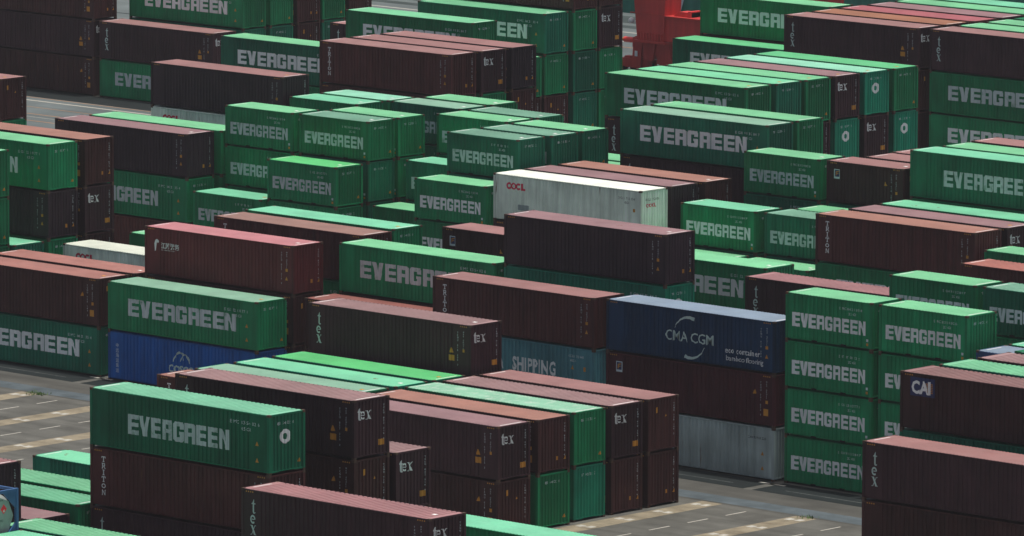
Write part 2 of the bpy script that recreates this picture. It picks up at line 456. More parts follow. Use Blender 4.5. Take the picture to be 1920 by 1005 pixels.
def dress(root, k, L, Hh, idx, top):
    """lettering, numbers and labels of one container; every piece is a part of it"""
    P, E = side_prof(L), end_prof()
    oe = on_end(L)
    v = idx % 5
    def part(name, key, fn, mats, end=False):
        if name in ('warning_label', 'end_label', 'repair_patch'):      # every label is a part of its own
            groups = cached(('polys', name, key, L, Hh), fn)
            for gi, ps in enumerate(groups):
                for pi, p in enumerate(ps):
                    me = decal((name, key, L, Hh, gi, pi), lambda: [[p]], E if end else P, oe if end else on_side, name)
                    link(name, me, [mats[min(gi, len(mats) - 1)]], root)
            return
        me = decal((name, key, L, Hh), fn, E if end else P, oe if end else on_side, name)
        return link(name, me, mats, root)
    if k in ('eg', 'ed', 'er', 'eo', 'e2', 'd2'):
        if L > 8:
            part('brand_lettering', 'er' if k in ('er', 'eo') else 'ev', lambda: [evergreen(2.62, Hh - 1.98, 6.95, 0.97) if k in ('er', 'eo') else evergreen(1.62, Hh - 1.87, 8.95, 1.0)], [M_WORN if idx % 3 == 1 else M_WHITE])
            part('number_lettering', ('n', v), lambda: [text(9.55, Hh - 0.72, 0.23, NUMS[v], spacing=1.25) + text(10.3, Hh - 1.02, 0.23, '45 G1', spacing=1.2)], [M_NUM])
            part('warning_label', 'w', lambda: [tri(11.25, Hh - 1.55, .22) + tri(11.25, 0.55, .22)], [M_YEL])
        else:
            part('brand_lettering', 'ev', lambda: [evergreen(0.46, Hh - 1.80, 5.2, 0.76)], [M_WORN if idx % 2 else M_WHITE])
            part('number_lettering', ('n', v), lambda: [text(3.75, Hh - 0.56, 0.19, NUMS[v], spacing=1.2) + text(4.4, Hh - 0.82, 0.19, '22 G1', spacing=1.2)], [M_NUM])
            part('warning_label', 'w', lambda: [rect(5.55, 5.72, .62, .80), ][:0] + [[rect(5.66, 5.80, .26, .40)], [rect(5.66, 5.80, .48, .62)]], [M_YEL, M_NUM])
        part('end_lettering', ('n', v), lambda: [text(0.52, Hh - 0.55, 0.21, NUMS[v][-11:], spacing=1.2)], [M_NUM], True)
        part('end_label', 'w', lambda: [tri(1.95, 0.45, .20)], [M_YEL], True)
    if k in ('er', 'ek'):
        part('ring_emblem', 'r', lambda: [ring(1.12, Hh - 1.12, 0.15, 0.35) + [[(1.12 + .17 * math.cos(a), Hh - 1.12 + .17 * math.sin(a)), (1.12 + .04 * math.cos(a + .8), Hh - 1.12 + .04 * math.sin(a + .8)), (1.12, Hh - 1.12), (1.12 + .04 * math.cos(a - .8), Hh - 1.12 + .04 * math.sin(a - .8))] for a in [math.pi / 4 * i for i in range(8)]][:0]], [M_WHITE], True)
    if k in ('et', 'ek'):
        part('number_lettering', ('n', v), lambda: [text(9.55, Hh - 0.62, 0.23, NUMS[v], spacing=1.25) + text(10.3, Hh - 0.92, 0.23, '45 G1', spacing=1.2)], [M_NUM])
        part('end_lettering', ('n', v), lambda: [text(0.52, Hh - 0.55, 0.21, NUMS[v][-11:], spacing=1.2)], [M_NUM], True)
    if k in ('tx', 'tr', 'br', 'tb', 'rd', 'fl', 'f2', 'cn', 'cm', 'am', 'ca'):
        u = v % 4
        part('number_lettering', ('v', u), lambda: [vtext(L - 1.02, Hh - 0.40, .135, VERT[u]) + vtext(L - .60, Hh - 0.36, .11, 'MAX GROSS')], [M_NUM])
        if k in ('tx',):
            part('warning_label', 'a', lambda: [tri(L - 1.62, Hh - 1.62, .30) + [rect(L - 1.68, L - 1.22, Hh - 2.05, Hh - 1.74)] + [rect(L - .62, L - .48, Hh - 1.52, Hh - 1.36)]], [M_YEL])
            part('end_label', 'a', lambda: [[rect(1.72, 2.08, 0.55, 0.84)]], [M_YEL], True)
        elif k in ('tr', 'tb', 'cn', 'rd', 'cm'):
            part('warning_label', 'b', lambda: [[rect(L - .66, L - .48, Hh - 1.55, Hh - 1.38)] + tri(L - .69, Hh - 2.05, .22) + ([rect(L - .68, L - .46, Hh - 2.55, Hh - 2.33)] if Hh > 2.7 and v % 2 else [])], [M_YEL])
            part('end_label', 'b', lambda: [tri(2.0, 0.62, .20) + [rect(1.42, 1.58, 0.6, 0.82)]], [M_YEL], True)
        else:
            part('warning_label', 'c', lambda: [tri(L - 1.55, Hh - 1.15, .26) + [rect(L - .64, L - .46, Hh - 1.62, Hh - 1.44)] + ([rect(L - .78, L - .44, 0.62, 1.0)] if L > 8 else [])], [M_YEL])
            part('end_label', ('c', v < 3), lambda: [[rect(1.42, 1.56, .62, .82)] + tri(2.0, .62, .20)] if v < 3 else [[rect(0.64, 0.82, Hh - .80, Hh - .50)] + tri(1.35, Hh - 1.05, .18)], [M_YEL], True)
        part('end_lettering', ('v', u), lambda: [vtext(2.02, Hh - 0.34, .125, VERT[u])], [M_NUM], True)
        for q, x in enumerate((0.30, L - 0.80)):
            part('height_stripe', ('h', q), lambda: [[rect(x + .14 * i, x + .07 + .14 * i, Hh - .165, Hh - .10) for i in range(4)]], [M_YEL])
    if k == 'tx':
        part('brand_lettering', 't', lambda: [tex_t(.68, Hh - 1.14, .50) + tex_e(.62, Hh - 1.66, .47) + tex_x(.62, Hh - 2.16, .47)], [M_MINT])
        part('end_brand_lettering', 't', lambda: [tex_t(.28, Hh - 1.0, .44) + tex_e(.50, Hh - 1.0, .44) + tex_x(.86, Hh - 1.0, .44)], [M_WHITE], True)
    if k == 'tr':
        part('brand_lettering', 'T', lambda: [sum((xf(SLAB[c], .78, Hh - 0.66 - i * .325, .34, .27) for i, c in enumerate('TRITON')), [])], [M_WHITE])
    if k == 'oo':
        def oocl():
            z = Hh - .68
            return [ring(1.30, z, .09, .215, 22) + ring(1.68, z, .125, .215, 22) + ring(1.68, z, .0, .045, 10) + ring(2.06, z, .09, .215, 18, R(42), R(318))
                    + [rect(2.30, 2.43, z - .215, z + .215), rect(2.43, 2.66, z - .215, z - .09)]]
        part('brand_lettering', 'o', oocl, [M_RED])
        part('number_lettering', 'o', lambda: [text(L - 1.9, Hh - .62, .2, 'OOLU 712 354', spacing=1.1) + text(L - 1.4, Hh - .88, .2, '45G1')], [M_DARK])
        part('repair_patch', 'o', lambda: [[rect(2.05, 2.95, .78, 1.12), rect(7.6, 8.7, .62, .86)]], [WALL['wh']])
        part('end_brand_lettering', 'o', lambda: [text(.55, Hh - 1.05, .30, 'OOCL', bold=.03)], [M_RED], True)
        part('end_lettering', 'o', lambda: [text(.45, Hh - .66, .2, 'OOLU 712 354')], [M_DARK], True)
        part('warning_label', 'o', lambda: [[rect(L - .66, L - .48, Hh - 1.34, Hh - 1.14)]], [M_YEL])
    if k == 'wh':
        part('number_lettering', 'w', lambda: [text(L - 1.9, Hh - .70, .2, 'CAXU 918 220', spacing=1.05)], [M_DARK])
        part('warning_label', 'w', lambda: [tri(L - .72, Hh - 1.36, .22)], [M_YEL])
    if k == 'co':
        def cosco():
            cx, z = 6.02, Hh - 1.86
            g = ring(cx, z + .50, .62, .69, 18, R(8), R(172)) + [[(cx + (u - cx) * .52, q) for u, q in p] for p in ring(cx - .30, z + .50, .66, .74, 14, R(20), R(150))] \
                + [[(cx + .30 + (u - cx) * .62, q - .02) for u, q in p] for p in ring(cx + .02, z + .46, .60, .68, 14, R(30), R(160))]
            return [g + text(cx, z - .02, .60, 'COSCO', bold=.035, align='CENTER', sx=1.0) + text(cx, z - .36, .34, 'SHIPPING', bold=.03, align='CENTER', sx=1.12)]
        part('brand_lettering', 'c', cosco, [M_MINT])
        part('side_lettering', 'c', lambda: [vtext(.62, Hh - .62, .27, '中远海运集运', 1.08)], [M_NUM])
    if k == 'cm':
        def cma():
            cx, z = 6.05, Hh - 1.50
            return [text(cx, z - .27, .80, 'CMA CGM', bold=.004, align='CENTER', sx=.95)
                    + swoosh(cx, z - .02, 1.18, R(158), R(72), .02, .20) + swoosh(cx, z - .02, 1.18, R(-22), R(-108), .02, .20)]
        part('brand_lettering', 'm', cma, [M_MINT])
        part('slogan_lettering', 'm', lambda: [text(8.62, Hh - 2.03, .45, 'eco container', bold=.006) + text(8.70, Hh - 2.44, .40, 'bamboo flooring')], [M_WHITE])
    if k == 'sh':
        part('brand_lettering', 's', lambda: [text(9.33, Hh - 1.70, 1.03, 'SHIPPING', bold=.035, align='RIGHT', sx=.70, spacing=1.10) + text(5.35, Hh - 1.70, 1.03, 'CHINA', bold=.035, align='RIGHT', sx=.70, spacing=1.10)], [M_WHITE])
        part('number_lettering', 's', lambda: [text(L - 1.95, Hh - .55, .19, 'CCLU 712 440') + text(L - 1.8, Hh - .80, .19, '45G1')], [M_NUM])
        part('warning_label', 's', lambda: [tri(L - 1.75, Hh - 1.22, .24) + [rect(L - .80, L - .64, Hh - 1.26, Hh - 1.02)]], [M_YEL])
    if k in ('fl', 'f2'):
        x, z = (.78, Hh - .92) if k == 'fl' else (.62, Hh - .95)
        part('square_label', k, lambda: [[rect(x - .05, x + .41, z - .12, z + .46)], [rect(x, x + .36, z, z + .41)],
                                         [[(x + .06, z + .06), (x + .14, z + .06), (x + .17, z + .34), (x + .08, z + .30)], [(x + .17, z + .26), (x + .32, z + .30), (x + .33, z + .36), (x + .17, z + .33)], [(x + .16, z + .14), (x + .28, z + .18), (x + .29, z + .23), (x + .16, z + .20)]]],
             [M_NUM, M_NAVY, M_YEL])
    if k == 'cn':
        def cn():
            x, z = .78, Hh - 1.30
            f = [[(x, z + .30), (x + .10, z + .55), (x + .24, z + .62), (x + .20, z + .30)], [(x + .24, z + .62), (x + .40, z + .52), (x + .36, z + .40), (x + .22, z + .40)],
                 [(x + .02, z + .30), (x + .20, z + .30), (x + .14, z - .05), (x + .06, z - .12)]]
            return [f + text(x + .52, z + .12, .38, '江苏港务', bold=.012) + text(x + .54, z - .02, .085, 'JIANG SU GANG WU JI TUAN', sx=1.0)]
        part('brand_lettering', 'cn', cn, [M_WHITE])
    if k == 'am':
        part('round_badge', 'am', lambda: [ring(3.05, Hh - 1.32, 0, .42, 24), [[(2.80, Hh - 1.52), (2.92, Hh - 1.52), (3.10, Hh - 1.05), (3.02, Hh - 1.05)], [(3.10, Hh - 1.05), (3.30, Hh - 1.52), (3.18, Hh - 1.52), (3.05, Hh - 1.2)]]], [M_WHITE, M_NAVY])
    if k == 'ca':
        def cai():
            x, z = .72, Hh - 1.02
            bars = [rect(x + 1.02 - i * .03, x + 1.34, z + .08 + i * .085, z + .12 + i * .085) for i in range(6)]
            return [[rect(x - .08, x + 1.44, z - .12, z + .80)], bars, text(x, z + .02, .86, 'CAI', bold=.04, sx=.86)]
        part('brand_panel', 'ca', cai, [M_NAVY, M_YEL, M_WHITE])
    if top and k not in ('oo',):
        def st():
            b = MB(); z = Hh - 0.010
            b.quad((.24, .55, z), (.32, .55, z), (.32, 1.75, z), (.24, 1.75, z))
            return b.mesh('roof_stripe')
        def st2():
            b = MB(); z = Hh - 0.010
            b.quad((L - .30, .40, z), (L - .22, .40, z), (L - .22, 2.0, z), (L - .30, 2.0, z))
            return b.mesh('roof_stripe')
        if idx % 4 != 1: link('roof_stripe', cached(('st', L, Hh), st), [M_STRIPE], root)
        if idx % 3 != 1: link('roof_stripe', cached(('st2', L, Hh), st2), [M_STRIPE], root)
        if idx % 2:
            def dot():
                b = MB(); z = Hh - 0.008
                b.quad((L - .85, 1.0, z), (L - .6, 1.0, z), (L - .6, 1.22, z), (L - .85, 1.22, z))
                return b.mesh('roof_plate')
            link('roof_plate', cached(('dot', L, Hh), dot), [M_YEL if idx % 4 == 1 else M_STRIPE], root)

DESC = {
    'eg': 'long green white-lettered container', 'ed': 'long dull-green white-lettered container', 'eo': 'long green small-lettered container', 'er': 'long green ring-marked container', 'et': 'long teal container', 'ek': 'long teal ring-marked container',
    'tx': 'dark maroon three-letter container', 'tb': 'dark maroon plain container', 'tr': 'brown container lettered downward', 'br': 'plain brown container',
    'rd': 'red-brown container', 'fl': 'maroon container with square label', 'f2': 'short brown square-labelled container', 'cn': 'red container with feather emblem',
    'ca': 'maroon container with navy panel', 'am': 'brown container with white badge', 'oo': 'white container with red letters', 'wh': 'grey-white ribbed container',
    'co': 'blue container with globe emblem', 'cm': 'navy container with white crescents', 'sh': 'grey-blue large-lettered container', 'bl': 'steel-blue container',
    'e2': 'short green white-lettered container', 'd2': 'short dull-green white-lettered container',
}
NAME = {'e2': 'short_green_container', 'd2': 'short_green_container', 'f2': 'short_brown_container', 'eg': 'green_container', 'ed': 'green_container', 'er': 'green_container', 'eo': 'green_container',
        'et': 'teal_container', 'ek': 'teal_container', 'oo': 'white_container', 'wh': 'white_container', 'co': 'blue_container', 'cm': 'navy_container', 'sh': 'blue_container', 'bl': 'blue_container',
        'cn': 'red_container', 'rd': 'red_container', 'am': 'brown_container', 'br': 'brown_container', 'tr': 'brown_container'}
GROUP = {'e2': 'short green containers', 'd2': 'short green containers', 'f2': 'short brown containers', 'oo': 'white containers', 'wh': 'white containers',
         'co': 'blue containers', 'cm': 'blue containers', 'sh': 'blue containers', 'bl': 'blue containers'}

# stacks: x, y of the left front bottom corner, kinds from the ground up, top roof colour, which tiers the photo shows, where
STACKS = [
    (-9.15, -17.6, 'br tr', 'orange', '11', 'peeking out behind striped mauve foreground roof'),
    (-9.15, -14.75, 'eg eg', 'pale', '11', 'left of centre, behind striped mauve foreground roof'),
    (-9.15, -11.8, 'eg et', 'mintrust', '11', 'left of centre under rusty-ended mint roof'),
    (-9.15, -8.85, 'eg eg', 'bright', '01', 'left of centre with the brightest green roof'),
    (-9.4, -5.75, 'eg br- tx', 'mauverib', '011', 'between red container and grey-blue one, photo centre'),
    (3.63, -17.5, 'br tx', 'mauve', '11', 'nearest in five-row group at bottom centre'),
    (3.68, -14.55, 'eg br', 'orange', '11', 'second from front in bottom centre five-row group'),
    (3.41, -11.51, 'et eg', 'speck', '11', 'in the middle of bottom centre five-row group'),
    (3.39, -8.58, 'br tx', 'mauverib', '11', 'second from back in bottom centre five-row group'),
    (3.35, -5.68, 'br br', 'pink', '11', 'rearmost in bottom centre five-row group'),
    (17.39, -48.04, 'tx tx tr er', 'mintrib', '0111', 'at lower left, in front of blue container'),
    (17.3, -42.19, 'br br br tx', 'mauverib', '0111', 'at lower left behind ring-marked green container'),
    (17.19, -39.2, 'br br tx', 'mauverib', '011', 'just right of the lower-left four-high stacks'),
    (30.82, -51.16, 'br br tx', 'pinkrib', '001', 'cut by bottom edge, left of centre'),
    (30.8, -39.5, 'eg eg', 'mint', '01', 'cut by bottom edge at photo centre'),
    (4.82, -39.97, 'eg et', 'mintrust', '11', 'lower left edge, rearmost low green roof'),
    (4.6, -45.35, 'eg eg', 'greenrib', '01', 'lower left edge, middle low green roof'),
    (4.65, -48.35, 'eg eg', 'greenrib2', '01', 'lower left edge, front low green roof'),
    (4.89, -51.55, 'br tx-', 'mauve', '01', 'at lower left edge, low and half hidden'),
    (4.5, -54.4, 'br br- tb', 'pinkrib', '001', 'cut by left edge behind blue tank frame'),
    (18.0, -54.5, 'eg eg', 'greenrib', '01', 'cut by bottom edge at lower left'),
    (19.75, -57.3, 'eg eg', 'mint', '01', 'in lower left corner beside tank'),
    (13.55, -57.31, 'f2 f2 tk', '', '001', ''),
    (43.2, -20.89, 'br br tx', 'pink', '011', 'at lower right, pink roof in front'),
    (42.28, -16.99, 'br tx eg ca', 'mauverib2', '0111', 'at right edge behind lower-right pink roof'),
    (42.35, -14.1, 'br eg eg eg', 'greenrib', '0111', 'at right edge, second behind lower-right pink roof'),
    (42.35, -11.15, 'br eg eg br', 'mauverib', '0111', 'at right edge, third behind lower-right pink roof'),
    (42.35, -8.25, 'br eg eg eg', 'green', '0000', 'at right edge, fourth behind lower-right pink roof'),
    (-48.9, 4.64, 'eg br', 'salmon', '11', 'at left edge, left of the blue container'),
    (-48.95, 7.65, 'eg br', 'salmon', '11', 'at left edge, one row behind salmon roof'),
    (-48.9, 13.4, 'br oo', 'white', '11', 'left of the red container'),
    (-49.53, 19.55, 'eg eg', 'green', '01', 'peeking out just left of red container'),
    (-35.79, 4.48, 'co eg', 'pale', '11', 'under and in front of the red container'),
    (-35.99, 7.67, 'br br cn', 'redpink', '111', 'left of centre'),
    (-36.15, 13.52, 'br eg tr', 'tan', '111', 'directly behind the red container'),
    (-36.71, 16.68, 'br eg eg', 'mint', '111', 'two rows behind the red container'),
    (-22.95, 7.7, 'br br', 'redroof', '11', 'low between red container and central dark one'),
    (-22.98, 10.57, 'br br eg', 'green', '111', 'right of the red container'),
    (-23.29, 19.49, 'f2+ f2+ f2+', 'pink', '111', 'in middle beside central dark brown container'),
    (-9.98, 4.7, 'wh sh tr', 'pink', '111', 'left of the navy crescent container'),
    (-10.01, 10.55, 'br tx ek tb', 'mauve', '1111', 'at photo centre, left of pale-lettered green one'),
    (-10.67, 19.73, 'br eg eg', 'greenwear', '111', 'behind navy crescent container'),
    (2.81, 5.02, 'wh fl cm', 'steel', '111', 'right of centre'),
    (2.61, 16.73, 'br tx tx', 'pinkrib', '111', 'behind navy container, left of green four-high stack'),
    (15.55, 5.25, 'e2 e2 e2 e2', 'green', '1111', 'right of the navy container'),
    (22.12, 5.21, 'e2 e2 e2 e2', 'green', '1111', 'second right of navy container, end face showing'),
    (15.44, 13.96, 'e2 e2 e2 e2', 'green', '1111', 'behind the green four-high stack right of navy'),
    (21.98, 14.01, 'e2 d2 e2 d2', 'palerib', '0011', 'at right edge behind green four-high stacks'),
    (15.4, 20.05, 'br- br- br- am-', 'salmonrib', '0011', 'right, with round white badge on its side'),
    (1.5, 39.0, 'eg- eg- eg-', 'green', '011', 'at right edge behind badge-marked brown container'),
    (29.0, 4.95, 'eg br bl', 'steel', '011', 'at right edge behind green four-high stack'),
    (28.9, 7.75, 'br eg eg', 'mint', '001', 'at right edge behind steel-blue roof'),
    (-63.24, 38.53, 'e2 e2', 'mint', '01', 'behind red container, left of other short ones'),
    (-57.01, 38.96, 'e2 e2 e2', 'bright', '111', 'left of centre with brightest short roof'),
    (-44.11, 38.92, 'e2 e2 e2', 'green', '111', 'just left of white red-lettered container'),
    (-50.32, 41.63, 'e2 e2', 'green', '11', 'low, left of white red-lettered container'),
    (-50.41, 44.72, 'd2 d2 d2', 'mint', '011', 'behind short container left of white one'),
    (-24.69, 41.93, 'e2 d2 e2', 'mint', '111', 'right of white red-lettered container'),
    (-18.08, 42.07, 'e2 d2 d2', 'palerib', '011', 'second right of white red-lettered container'),
    (-17.92, 44.65, 'e2 e2 e2', 'green', '011', 'tucked behind brown container at right of centre'),
    (-17.95, 38.9, 'e2 e2', 'green', '11', 'low, below brown container right of centre'),
    (-24.7, 38.9, 'e2 e2', 'green', '11', 'low behind pale-lettered green container'),
    (-63.73, 41.91, 'e2 e2 e2 e2', 'green', '0111', 'front row of short green group, far left'),
    (-57.15, 41.99, 'e2 d2 d2 e2', 'palerib', '0111', 'front row of short green group, second along'),
    (-57.25, 44.84, 'e2 d2 e2 e2', 'green', '0111', 'second row of short green group, left'),
    (-63.94, 47.98, 'e2 e2 e2 e2', 'mint', '0011', 'third row of short green group, far left'),
    (-63.94, 50.89, 'e2 e2 e2 e2', 'mintpale', '0001', 'rear row of short green group, far left'),
    (-57.58, 50.86, 'e2 e2 d2 d2', 'pale', '0111', 'rear of short green group, grey-green roof'),
    (-57.58, 53.82, 'e2 e2 e2 e2', 'green', '0001', 'rearmost of short green group, centre'),
    (-50.91, 48.06, 'e2 e2 e2 e2', 'green', '0011', 'middle of short green group, bright roof'),
    (-50.93, 50.96, 'e2 e2 e2 d2', 'palerib', '0001', 'middle of short green group, rear dull roof'),
    (-44.25, 41.99, 'd2 d2 d2 d2', 'palerib', '0111', 'short green group, just above white container'),
    (-44.15, 44.93, 'd2 d2 d2 d2', 'palerib', '0011', 'right of short green group, middle of three'),
    (-44.31, 47.9, 'e2 e2 d2 d2', 'green', '0001', 'rightmost of short green group, brightest roof'),
    (-44.2, 50.9, 'e2 e2 e2', 'green', '001', 'low in slot right of short green group'),
    (-44.2, 53.8, 'e2 e2 e2', 'green', '001', 'low in slot, farther one right of group'),
    (-37.43, 38.94, 'br tx oo', 'whiteroof', '111', 'in the middle, red-lettered white side'),
    (-37.52, 41.78, 'br br tb', 'mauve', '111', 'directly behind white red-lettered container'),
    (-37.43, 44.79, 'br br br', 'orange', '011', 'two rows behind white red-lettered container'),
    (-37.68, 50.79, 'br br tx ed', 'pale', '0111', 'upper right of centre, dull grey-green roof'),
    (-37.89, 53.86, 'br br br eg', 'green', '0111', 'directly behind dull grey-green roof, upper centre right'),
    (-11.34, 38.93, 'br eg tr', 'orange', '111', 'right of centre, orange roof'),
    (-11.32, 41.89, 'br br tx', 'mauve', '111', 'directly behind orange roof at right'),
    (-11.45, 44.89, 'br eg eg', 'mintrust', '011', 'two rows behind orange roof at right'),
    (-11.75, 48.05, 'br eg eg er', 'mint', '0011', 'at right edge, upper part'),
    (-11.59, 50.9, 'br eg eg eg', 'green', '0011', 'at right edge, second of upper green pair'),
    (-11.89, 53.95, 'br eg eg tx', 'pink', '0001', 'at right edge behind upper green pair'),
    (-18.33, 48.05, 'd2 d2 d2 f2', 'pink', '0011', 'right, between two green ones, small brown'),
    (-17.75, 51.0, 'f2 f2 f2 f2', 'pink', '0001', 'right, pink roof just behind small brown one'),
    (-18.0, 53.8, 'f2 f2 f2 f2', 'pink', '0001', 'right, farther pink roof behind small brown one'),
    (-24.82, 47.87, 'e2 d2 d2 e2', 'green', '0111', 'right, left of small brown container'),
    (-76.4, 38.95, 'rd eo tb', 'mauve', '111', 'left, long mauve roof'),
    (-76.1, 41.75, 'br eg eg', 'green', '111', 'left, behind long mauve roof'),
    (-76.54, 47.78, 'br br oo tb', 'pink', '1111', 'upper left, pink roof over white container'),
    (-106.48, 50.9, 'br eg br', 'pink', '011', 'at left edge, upper part'),
    (-62.7, 8.1, 'eg eg eg eg', 'green', '0111', 'at left edge, cut off narrow green end'),
    (-62.5, 10.75, 'eg ed', 'mintrust', '01', 'at left edge, low mint roof'),
    (-62.73, 13.78, 'eg eg tb eo', 'green', '0111', 'at left edge, green over dark brown'),
    (-62.81, 16.91, 'br br tx br', 'orange', '0111', 'at left edge, brown end beside green one'),
    (-77.32, 64.39, 'br br br tr', 'pinkb', '0011', 'upper centre left, front of three brown roofs'),
    (-77.3, 67.3, 'br eg eg tx', 'pink', '0011', 'upper centre left, middle of three brown roofs'),
    (-77.3, 70.25, 'br br br tb', 'pink', '0011', 'upper centre left, rear of three brown roofs'),
    (-89.3, 83.75, 'br br eg', 'green', '011', 'upper centre, narrow green end behind brown trio'),
    (-102.11, 79.68, 'br eg eg', 'green', '011', 'upper left, left of three brown roofs'),
    (-89.2, 79.12, 'br br eg eg', 'greenfade', '0001', 'upper centre, behind three brown roofs'),
    (-102.41, 91.08, 'br br tx', 'pink', '001', 'upper left of centre, small pink corner'),
    (-89.5, 86.7, 'br br eg eg', 'greenfade', '0111', 'top centre, pale letters half hidden'),
    (-89.3, 89.45, 'br eg ed eg br', 'pink', '11111', 'top centre, second column of green ends'),
    (-89.3, 92.1, 'br eg eg tx br', 'pink', '11111', 'top centre, right column of ends by crane'),
    (-51.31, 64.35, 'br br tx eg', 'green', '0111', 'upper right, front of six long roofs'),
    (-51.3, 67.3, 'br br eg eg', 'mintpale2', '0011', 'upper right, second of six long roofs'),
    (-51.3, 70.2, 'br br tx eg', 'green', '0011', 'upper right, third of six long roofs'),
    (-51.3, 73.1, 'br br ek tx', 'mauve', '0111', 'upper right, fourth of six long roofs'),
    (-51.3, 76.05, 'br br tx ek', 'mintpale', '0111', 'upper right, fifth of six long roofs'),
    (-51.3, 79.0, 'br br ek eg', 'greenb', '0011', 'upper right, rearmost of six long roofs'),
    (-78.13, 100.94, 'br br eg', 'greenb', '001', 'upper right of crane leg, low green'),
    (-65.27, 98.14, 'br br br tx', 'pinkb', '0111', 'top right, dark side above six long roofs'),
    (-65.3, 101.1, 'br br br br', 'orange2', '0111', 'top right, orange roof'),
    (-65.3, 104.1, 'br br br rd', 'redpink2', '0011', 'top right, pinkish red roof'),
    (-65.3, 107.1, 'br br br tx', 'mauve', '0001', 'top right, mauve roof behind red one'),
    (-65.3, 110.1, 'br br br eg', 'green', '0001', 'top right, green roof behind mauve one'),
    (-65.3, 113.1, 'br br br eg', 'mint', '0001', 'top right, farthest green roof'),
    (-78.2, 103.95, 'br br br eg', 'green', '0011', 'top right, behind low green by crane'),
    (-52.3, 98.4, 'br eg eg tx', 'pinkb', '0111', 'top right corner, dark brown over green'),
    (-52.3, 101.4, 'br eg eg eg', 'green', '0111', 'top right corner, first green roof behind brown'),
    (-52.3, 104.4, 'br eg eg eg', 'green', '0001', 'top right corner, second green roof behind brown'),
    (-52.3, 107.4, 'br eg eg eg', 'green', '0000', 'top right corner, third green roof behind brown'),
    (-133.58, 98.02, 'eg tx', 'pinkb', '11', 'upper left, against the quay lane'),
    (-146.3, 97.95, 'br tx br br', 'pink', '1110', 'top left corner'),
    (-133.6, 101.2, 'eg ed eg', 'green', '111', 'top left, behind dark low stack'),
    (-133.6, 104.1, 'br eg eg', 'green', '011', 'top left, second column of ends'),
    (-133.6, 107.0, 'br br br', 'pink', '111', 'top left, brown column of ends'),
    (-133.6, 109.7, 'br eg eg', 'green', '011', 'top left, fourth column of ends'),
    (-133.6, 112.6, 'br br br', 'pink', '001', 'top left, farthest dark column of ends'),
]
def tier_words(i, n):
    if n == 1: return 'standing'
    if i == n - 1: return 'topmost in stack'
    if i == 0: return 'lowest in stack'
    return {1: 'second', 2: 'third', 3: 'fourth'}[n - 1 - i] + ' down in stack'

def size(c):
    k = c.rstrip('+-')
    L = SHORT if k[-1] == '2' or k == 'tk' else LONG
    Hh = TALL if c[-1] == '+' else LOW if c[-1] == '-' or L == SHORT else TALL
    return k, L, Hh

def container(k, L, Hh, loc, roof, idx, top, label):
    root = bpy.data.objects.new(NAME.get(k, 'maroon_container'), None)
    root.empty_display_size = 0.5
    root.location = loc
    root['label'] = label; root['category'] = 'shipping container'
    root['group'] = GROUP.get(k, 'long green containers' if k[0] == 'e' else 'long brown containers')
    col.objects.link(root)
    wm = WALL[k]
    if k == 'eg' and idx % 3 == 0: wm = WALL['ed'] if idx % 2 else WALL['eg']
    link('frame', frame_mesh(L, Hh), [wm, M_CAST, M_DARK], root)
    link('side_wall', side_mesh(L, Hh), [wm], root)
    link('side_wall', side_mesh(L, Hh, True), [wm], root)
    link('end_wall', end_mesh(L, Hh), [wm], root)
    for s in (0, 1): link('door', door_mesh(Hh, s), [wm, M_CAST], root)
    if top:
        link('roof', roof_mesh(L, Hh, 0.055 if 'rib' in roof else 0.018), [ROOF[roof]], root)
    else:
        link('roof', roof_mesh(L, Hh, 0.018), [wm], root)
    dress(root, k, L, Hh, idx, top)
    return root

REST = MB(); REST_M = []
idx = 0
for x, y, tiers, roof, vis, where in STACKS:
    ts = tiers.split(); z = 0.0
    for i, c in enumerate(ts):
        k, L, Hh = size(c); idx += 1
        top = i == len(ts) - 1
        if k == 'tk':
            TANK_AT = (x, y, z)
        elif vis[i] == '1':
            container(k, L, Hh, (x, y, z), roof, idx * 7 + i, top, f'{DESC[k]}, {tier_words(i, len(ts))} {where}')
        else:      # tiers that the photo hardly shows
            m = WALL[k]
            if m not in REST_M: REST_M.append(m)
            q = REST_M.index(m)
            for me in (frame_mesh(L, Hh), side_mesh(L, Hh), end_mesh(L, Hh), roof_mesh(L, Hh, 0.018)):
                n = len(REST.v)
                REST.v += [(v.co.x + x, v.co.y + y, v.co.z + z) for v in me.vertices]
                for p in me.polygons:
                    REST.f.append(tuple(n + j for j in p.vertices)); REST.m.append(q)
        z += Hh
ro = link('stacked_containers', REST.mesh('stacked_containers'), REST_M)
ro['kind'] = 'stuff'; ro['label'] = 'containers almost wholly hidden low inside the stacks'; ro['category'] = 'containers'

# ------------------------------------------------------------------ tank container in the lower left corner
def mark(o, kind): o['kind'] = kind; return o
M_BLUE = paint('blue_frame_paint', lin(40, 66, 100, KS), 0.45, streak=0.1)
M_TANK = paint('white_tank_paint', lin(112, 118, 116, KS), 0.45, streak=0.12, dust=(.2, .19, .17, .5, .5))
tx0, ty0, tz0 = TANK_AT
tank = bpy.data.objects.new('tank_container', None); tank.location = TANK_AT
tank['label'] = 'white tank container in a blue frame with red hazard diamond'; tank['category'] = 'tank container'
col.objects.link(tank)
b = MB(); L, Hh = SHORT, LOW
for x0, x1 in ((0, .15), (L - .15, L)):
    for y0, y1 in ((0, .15), (WID - .15, WID)): b.box(x0, x1, y0, y1, .004, Hh - .004)
    b.box(x0 + .01, x1 - .01, .15, WID - .15, Hh - .16, Hh - .01); b.box(x0 + .01, x1 - .01, .15, WID - .15, .03, .18)
for y0, y1 in ((.01, .13), (WID - .13, WID - .01)):
    b.box(.15, L - .15, y0, y1, Hh - .15, Hh - .02); b.box(.15, L - .15, y0, y1, .03, .18)
